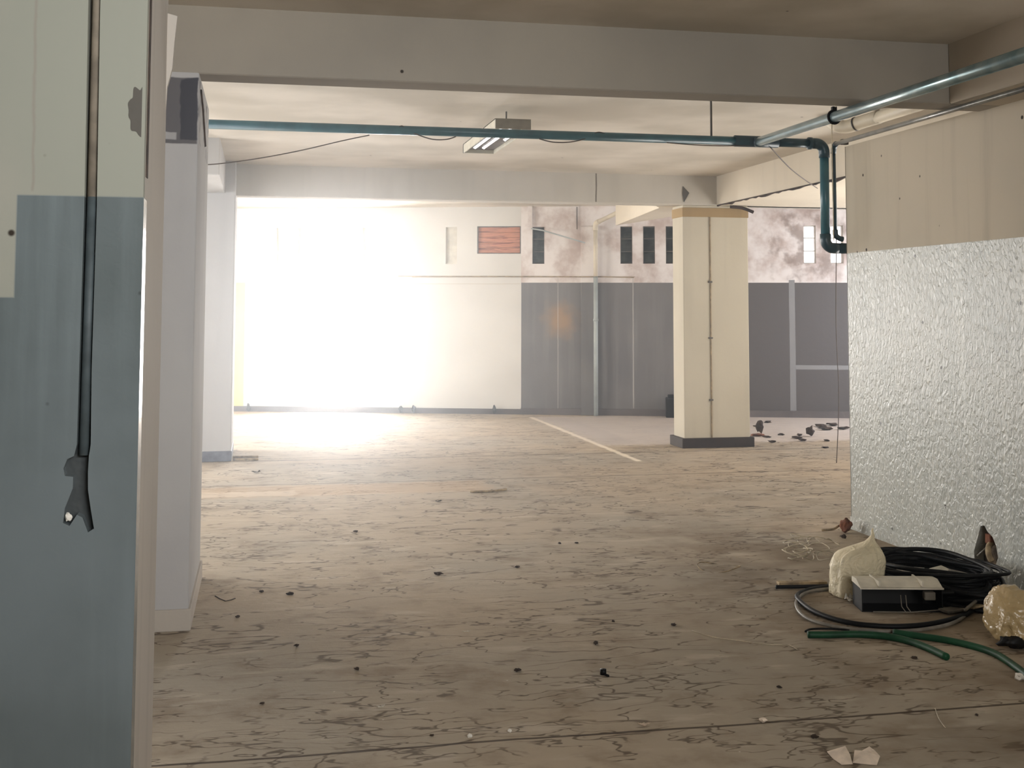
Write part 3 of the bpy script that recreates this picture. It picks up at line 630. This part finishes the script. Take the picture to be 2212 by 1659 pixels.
cable('black_rod', [fl(1676, 1268, .012), fl(1730, 1267, .012), fl(1790, 1266, .02)], .010, M['black'], 'black rod along the front edge of the pale wooden strip', 'rod', 4, 8)
slab('grey_board', 'grey-brown board piece lying under the cables right of the light housing', 'board', 2070, 1318, .01, .20, .07, .012, .25, M['greycable'])
slab('grey_board', 'small pale board piece right of the grey cable loop, near the yellowed bag', 'board', 2107, 1312, .03, .09, .04, .01, .4, M['wood'])
# cable coils as loops lying on one another
def ell(cx, cy, ax, ay, z, rot=0, ph=0, n=28, wob=.03, seed=0):
    out = []
    for k in range(n):
        a = 2*math.pi*k/n+ph; w = 1+wob*noise.noise(Vector((math.cos(a)*1.5+seed, math.sin(a)*1.5, seed*2)))*2
        x, y = math.cos(a)*ax*w, math.sin(a)*ay*w
        out.append(Vector((cx+x*math.cos(rot)-y*math.sin(rot), cy+x*math.sin(rot)+y*math.cos(rot), z+.012*math.sin(a*2+seed))))
    return out
cc = thing('cable_coil', 'heap of thick black cable coils against the foot of the right wall', 'cable coil', (3.52, 6.02, 0))
rr = random.Random(3)
for k in range(20):
    z0 = .016+.0068*k; tl = rr.uniform(-.05, .05); tm = rr.uniform(-.04, .04); ax, ay = rr.uniform(.22, .31), rr.uniform(.32, .44)
    L_ = ell(rr.uniform(-.035, .035), rr.uniform(-.04, .04), ax, ay, z0, .25+rr.uniform(-.3, .3), k, wob=.07, seed=k)
    for p in L_: p.z = max(.013, p.z+p.x*tl+p.y*tm)
    obj('cable_loop', TB(L_, rr.choice((.0125, .0125, .009)), 8, True, 2), M['black'], cc, True)
for k in range(8):
    L_ = ell(rr.uniform(0, .05), -.28+.03*rr.random(), rr.uniform(.12, .24), rr.uniform(.12, .26), .018+.011*k, .1, k, wob=.08, seed=k+20)
    obj('cable_loop', TB(L_, .012, 8, True, 2), M['black'], cc, True)
fp = lambda pts, z=.014: [fl(x, y, z) for x, y in pts]
cable('black_cable', fp([(1915, 1256), (1850, 1262), (1790, 1268), (1745, 1275), (1722, 1287), (1735, 1305), (1765, 1324), (1820, 1342), (1880, 1351), (1950, 1353), (2020, 1346), (2085, 1328), (2120, 1300)], .016), .0125, M['black'], 'thick black cable curving in a wide loop in front of the light housing', 'cable', 6, 10)
cable('grey_cable', fp([(1790, 1272), (1745, 1278), (1722, 1296), (1724, 1318), (1748, 1338), (1800, 1353), (1860, 1361), (1930, 1364), (2000, 1359), (2060, 1345), (2092, 1322), (2096, 1296), (2076, 1268), (2040, 1250), (1990, 1240)], .012), .0085, M['greycable'], 'grey cable forming the widest loop around the open light housing', 'cable', 6, 10)
cable('grey_cable', [fl(2050, 1232, .10), fl(2095, 1243, .09), fl(2128, 1262, .08), fl(2128, 1280, .06), fl(2100, 1305, .05), fl(2085, 1318, .04)], .008, M['greycable'], 'grey cable end arching at the right side of the black coil', 'cable', 6, 10)
o = cable('green_hose', fp([(1745, 1371), (1790, 1371), (1850, 1370), (1910, 1374), (1960, 1384), (2005, 1400), (2045, 1419)], .016), .0155, M['green'], 'short bright green hose lying nearest the camera, in front of the cables', 'hose', 6, 14)
o = cable('green_hose', fp([(1930, 1366), (1985, 1374), (2040, 1382), (2095, 1394), (2145, 1410), (2185, 1434), (2230, 1468)], .014), .0155, M['green'], 'longer dark green hose running out at the right edge below the yellowed bag', 'hose', 6, 14)
cable('black_cable', fp([(1740, 1364), (1752, 1359), (1790, 1358), (1835, 1361)], .008), .005, M['black'], 'thin black cable end above the tip of the short green hose', 'cable', 5, 8)
# rubble, tangle and leftovers by the wall end
tg = bmesh.new()
for k in range(16):
    c = fl(1715+random.random()*85, 1172+random.random()*50); ax = .05+random.random()*.07
    pts = ell(c.x, c.y, ax, ax*(.5+random.random()*.5), .015+random.random()*.04, random.random()*3, random.random()*6, 16, .12, k)
    tube(tg, smooth_path(pts[:9+k % 7], 2), .0028, 5)
o = obj('wire_tangle', tg, M['palewire'], None, True, kind='stuff'); o['label'] = 'tangle of thin pale wire on the floor left of the cream sack'; o['category'] = 'wire'
o = obj('wire_ring', TB(ell(fl(1552, 1227).x, fl(1552, 1227).y, .125, .115, .006, 0, 0, 30, .04, 3), .0035, 6, True), M['wood'], None, True); o['label'] = 'thin ring of wire lying flat on the floor left of the wire tangle'; o['category'] = 'wire'
ts = cable('torn_strip', [fl(1775, 1145, .01), fl(1800, 1143, .02), fl(1815, 1135, .04), fl(1832, 1142, .02)], .008, M['wood'], 'pale torn strip beside the brown brick at the wall end', 'strip', 5, 8)
def chunk(name, label, cat, px, py, r, sq=(1, 1, .6), mat=None, seed=1, k=.35, group=None, sub=2):
    o = obj(name, lump(seed, r, sq, k, sub), mat or M['chip']); o.location = fl(px, py); o.rotation_euler = (0, 0, seed); o['label'] = label; o['category'] = cat
    if group: o['group'] = group
    return o
chunk('brick_piece', 'brown broken brick against the lower corner of the right wall', 'brick', 1828, 1152, .04, (.9, .9, 1.1), M['brick'], 2, sub=3)
chunk('rubble_lump', 'dark lump of rubble just below the brown brick', 'rubble', 1822, 1163, .02, mat=M['chip'], seed=5)
chunk('gravel_heap', 'small sandy heap behind the cream sack at the wall foot', 'rubble', 1922, 1224, .035, (1.5, 1, .6), M['wood'], 7, .5, sub=3)
chunk('white_nub', 'small white nub on top of the cables beside the sandy heap', 'scrap', 1945, 1214, .014, (.8, .8, 1.3), M['whitechip'], 8)
chunk('white_lump', 'white lump at the right edge of the floor near the long green hose', 'scrap', 2203, 1470, .018, (1, 1, .8), M['whitechip'], 9)
# fitting inside the wall hole
wf = thing('wall_fitting', 'broken pipe fitting and peg poking out of the hole in the right wall', 'fitting', hit(2132, 1185, 0, WX))
obj('pipe_elbow', TB([(.05, .02, .03), (.01, .0, .01), (-.008, -.03, -.03), (-.002, -.05, -.06)], .016, 12, n=4), M['wood'], wf, True)
obj('peg', TB([(.02, .03, .0), (-.012, .075, -.055)], .006, 8), M['greycable'], wf, True)
obj('brick_face', B(.02, .05, .0, .05, .02, .075, bev=.004), M['brick'], wf, label='reddish brick showing in the hole')

# ------------------------------------------------------------------ scraps across the floor
def scrap(name, label, px, py, w, d, seed, mat, up=.5, group=None, cat='scrap'):
    bm = bmesh.new(); n = 10; g = []
    for i in range(n):
        row = []
        for j in range(n):
            u, v = i/(n-1)-.5, j/(n-1)-.5; e = 1+.35*noise.noise(Vector((math.atan2(v, u)*2, seed, 0)))
            k = 1-.25*max(abs(u), abs(v))*min(abs(u), abs(v))*8
            row.append(bm.verts.new((u*w*e*k, v*d*e*k, .003+abs(noise.noise(Vector((u*3+seed, v*3, seed))))*up*min(w, d)+abs(u)*abs(u)*up*w)))
        g.append(row)
    for i in range(n-1):
        for j in range(n-1): bm.faces.new((g[i][j], g[i+1][j], g[i+1][j+1], g[i][j+1]))
    r = bmesh.ops.solidify(bm, geom=bm.faces[:], thickness=.0015)
    o = obj(name, bm, mat); o.location = fl(px, py, .002); o['label'] = label; o['category'] = cat
    if group: o['group'] = group
    return o
def leaf(label, px, lifts):
    bm = bmesh.new(); P = [fl(x, y, z) for (x, y), z in zip(px, lifts)]; c = sum(P, Vector())/len(P)+Vector((0, 0, .012))
    for dz in (0, .0012): 
        V_ = [bm.verts.new(p+Vector((0, 0, dz))) for p in P]; C_ = bm.verts.new(c+Vector((0, 0, dz)))
        for i in range(len(V_)): bm.faces.new((V_[i], V_[(i+1) % len(V_)], C_))
    o = obj('paper_scrap', bm, M['paper']); o['label'] = label; o['category'] = 'paper'
leaf('left half of the torn paper on the floor in the foreground', [(1786, 1624), (1800, 1640), (1818, 1652), (1842, 1651), (1836, 1630), (1826, 1612), (1806, 1618)], [.002, .002, .002, .003, .014, .022, .012])
leaf('right half of the torn paper on the floor in the foreground', [(1842, 1648), (1868, 1651), (1894, 1653), (1901, 1634), (1890, 1622), (1878, 1613), (1862, 1622), (1846, 1621)], [.003, .002, .002, .008, .012, .022, .014, .014])
scrap('white_wrapper', 'small white crumpled wrapper on the near floor left of centre', 822, 1530, .038, .02, 4, M['whitechip'], .6)
scrap('white_sliver', 'thin white sliver on the floor in the middle', 1007, 1366, .045, .014, 5, M['whitechip'], .3)
scrap('white_dust_scrap', 'flattened pale scrap beside the front floor joint, right of centre', 1392, 1567, .05, .025, 6, M['paper'], .3)
scrap('dark_scrap', 'dark curled scrap on the floor near the rear left column', 553, 1021, .09, .05, 2, M['chip'], .3)
scrap('dark_scrap', 'small dark scrap on the floor below the long stick', 947, 1084, .06, .04, 3, M['chip'], .3)
cap = thing('bottle_cap', 'small black cap lying on the near floor right of centre', 'cap', fl(1303, 1457)); obj('rim', TB([(0, 0, .0), (0, 0, .022)], .013, 14), M['black'], cap, True); obj('stem', TB([(0, -.004, .004), (.012, -.035, .004)], .005, 8), M['black'], cap, True)
cable('stick', [fl(1016, 1062, .01), fl(1060, 1061, .01), fl(1094, 1057, .012)], .010, M['wood'], 'thin long stick on the floor in the middle distance', 'stick', 3, 6)
cable('stick', [fl(503, 987, .01), fl(558, 986, .01)], .010, M['wood'], 'upper of two short sticks beside the rear left column', 'stick', 3, 6)
cable('stick', [fl(503, 993, .01), fl(558, 992, .01)], .010, M['wood'], 'lower of two short sticks beside the rear left column', 'stick', 3, 6)
cable('bent_wire', [fl(465, 1288), fl(487, 1299), fl(508, 1293)], .004, M['chip'], 'bent piece of dark wire on the floor beside the tall left column', 'wire', 2, 6)
cable('fibre_strand', [fl(1495, 1362, .003), fl(1540, 1376, .003), fl(1600, 1384, .004), fl(1660, 1392, .003), fl(1700, 1392, .004), fl(1722, 1403, .003)], .0016, M['palewire'], 'long pale fibre strand on the floor left of the green hoses', 'strand', 5, 5)
cable('fibre_strand', [fl(2020, 1530, .003), fl(2028, 1552, .005), fl(2042, 1572, .003)], .0016, M['palewire'], 'short pale fibre strand crossing the front floor joint at the right', 'strand', 5, 5)
chunk('white_pebble', 'white pebble on the dark crack near the front floor joint', 'pebble', 1015, 1594, .009, (1, 1, .8), M['whitechip'], 3, .15)
chunk('white_pebble', 'second white pebble, just right of the one on the dark crack', 'pebble', 1101, 1583, .008, (1, 1, .8), M['whitechip'], 4, .15)
chunk('white_pebble', 'pale lump touching the front floor joint beneath the green hoses', 'pebble', 1648, 1560, .012, (1.2, 1, .7), M['paper'], 6, .2)
G1 = 'dark chips scattered over the open floor'
for i, (x, y, r, lb) in enumerate([(513, 1334, .010, 'small round dark chip just below the bent wire by the left column'),
    (565, 1279, .010, 'tiny dark chip right of the bent wire near the left column'), (627, 1285, .013, 'flat dark chip second to the right of the bent wire'),
    (641, 1397, .010, 'dark chip on the cracked floor in front of the left column'), (771, 1447, .010, 'dark chip on the cracked floor straight above the white wrapper'),
    (947, 1242, .016, 'larger dark chip in the middle of the floor above the white sliver'), (1117, 1226, .012, 'dark chip right of the larger chip in mid floor'),
    (1209, 1175, .010, 'left one of two close dark chips on the mid floor'), (1246, 1174, .009, 'right one of two close dark chips on the mid floor'),
    (1118, 1450, .012, 'curved dark chip left of the black cap'), (1287, 1392, .012, 'dark chip just above the black cap'), (768, 1150, .012, 'dark chip on the bright floor left of the long stick'),
    (566, 1521, .007, 'very small dark chip at the lower left of the floor'), (1455, 1352, .011, 'dark chip left of the start of the long fibre strand'),
    (1683, 1486, .008, 'small dark chip below the fibre strand and left of the hose ends'), (1760, 1594, .010, 'dark chip above the torn paper'),
    (2110, 1546, .006, 'tiny dark chip near the front joint at the right'), (1975, 1423, .010, 'dark chip just below the tip of the short green hose'),
    (933, 1590, .006, 'tiny dark chip left of the white pebbles'), (1325, 1343, .007, 'tiny dark chip right of the white sliver')]):
    chunk('floor_chip', lb, 'chip', x, y, r, (1.4, 1, .5), M['chip'], i+1, .4, G1)
chunk('rubble_lump', 'dark upright lump on the floor just right of the cream pillar', 'rubble', 1641, 937, .055, (.8, .8, 1.3), M['chip'], 12)
chunk('brick_piece', 'flat reddish piece at the foot of the dark upright lump by the pillar', 'brick', 1637, 942, .06, (1.6, 1, .25), M['brick'], 13)
chunk('rubble_lump', 'dark lump standing alone between the cream pillar and the right wall', 'rubble', 1750, 943, .05, (.9, .9, 1.1), M['chip'], 14)
G2 = 'rubble crumbs behind the pillar'
for i, (x, y, r, lb) in enumerate([(1772, 922, .05, 'dark crumb of rubble above and right of the lone dark lump'), (1784, 929, .05, 'elongated dark crumb right of the lone dark lump'),
    (1659, 913, .04, 'dark crumb nearest the back wall, right of the pillar'), (1688, 940, .03, 'crumb midway between the reddish piece and the crumb cluster'),
    (1721, 948, .04, 'left crumb of the small cluster below the lone dark lump'), (1733, 953, .035, 'lowest crumb of the small cluster below the lone dark lump'), (1727, 942, .03, 'top crumb of the small cluster below the lone dark lump'),
    (1799, 920, .05, 'crumb in the dark scatter left of the hanging wire'), (1822, 928, .05, 'crumb touching the right wall edge in the dark scatter'),
    (1632, 922, .03, 'small crumb above the dark upright lump beside the pillar'), (1668, 956, .03, 'crumb right of the pillar plinth'), (1783, 968, .025, 'small crumb near the floor joint left of the hanging wire'),
    (1785, 953, .03, 'small crumb below the elongated dark crumb'), (1655, 945, .03, 'flat crumb right of the reddish piece')]):
    chunk('rubble_crumb', lb, 'rubble', x, y, r, (1.5, 1, .35), M['chip'], i+30, .5, G2)
# dark box by the back wall
s_, z_ = bwhit(1437, 885); dbx = thing('black_box', 'black crate-like box on the floor by the back wall, half hidden by the pillar', 'box', bw(6.21, .18, 0), rz=BA)
obj('body', B(0, .26, -.1, .1, 0, .27, bev=.01), M['darkinside'], dbx); obj('lid', B(.03, .2, -.07, .07, .27, .31, bev=.008), M['black'], dbx)
for i, (x, y) in enumerate([(539, 878), (868, 878), (895, 872), (1069, 876)]):
    s_, z_ = bwhit(x, y); o = obj('wall_fragment', lump(i+50, .035, (.8, .8, 1.5), .3), M['chase']); o.location = bw(s_, .06, .0)
    o['label'] = ['small fragment at the foot of the back wall left of the glare', 'dark fragment at the foot of the white back wall, right of the glare', 'upright stub at the foot of the back wall beside the dark fragment', 'fragment at the foot of the white back wall nearest the grey paint'][i]; o['category'] = 'fragment'
# scattering volume added to give the glare its halo and veil
t = NT('glare_haze'); t.N.remove(t.b); v = t.N.new('ShaderNodeVolumeScatter'); v.inputs['Color'].default_value = (.9, .95, 1, 1); v.inputs['Density'].default_value = .024; v.inputs['Anisotropy'].default_value = .80
t.L.new(v.outputs[0], t.N['Material Output'].inputs['Volume'])
o = obj('glare_haze', B(-.9, 9.4, 4.6, 15.0, .02, H-.02), t.m, kind='stuff'); o['label'] = 'thin haze added between the columns and the back wall for the glare halo'; o['category'] = 'haze'
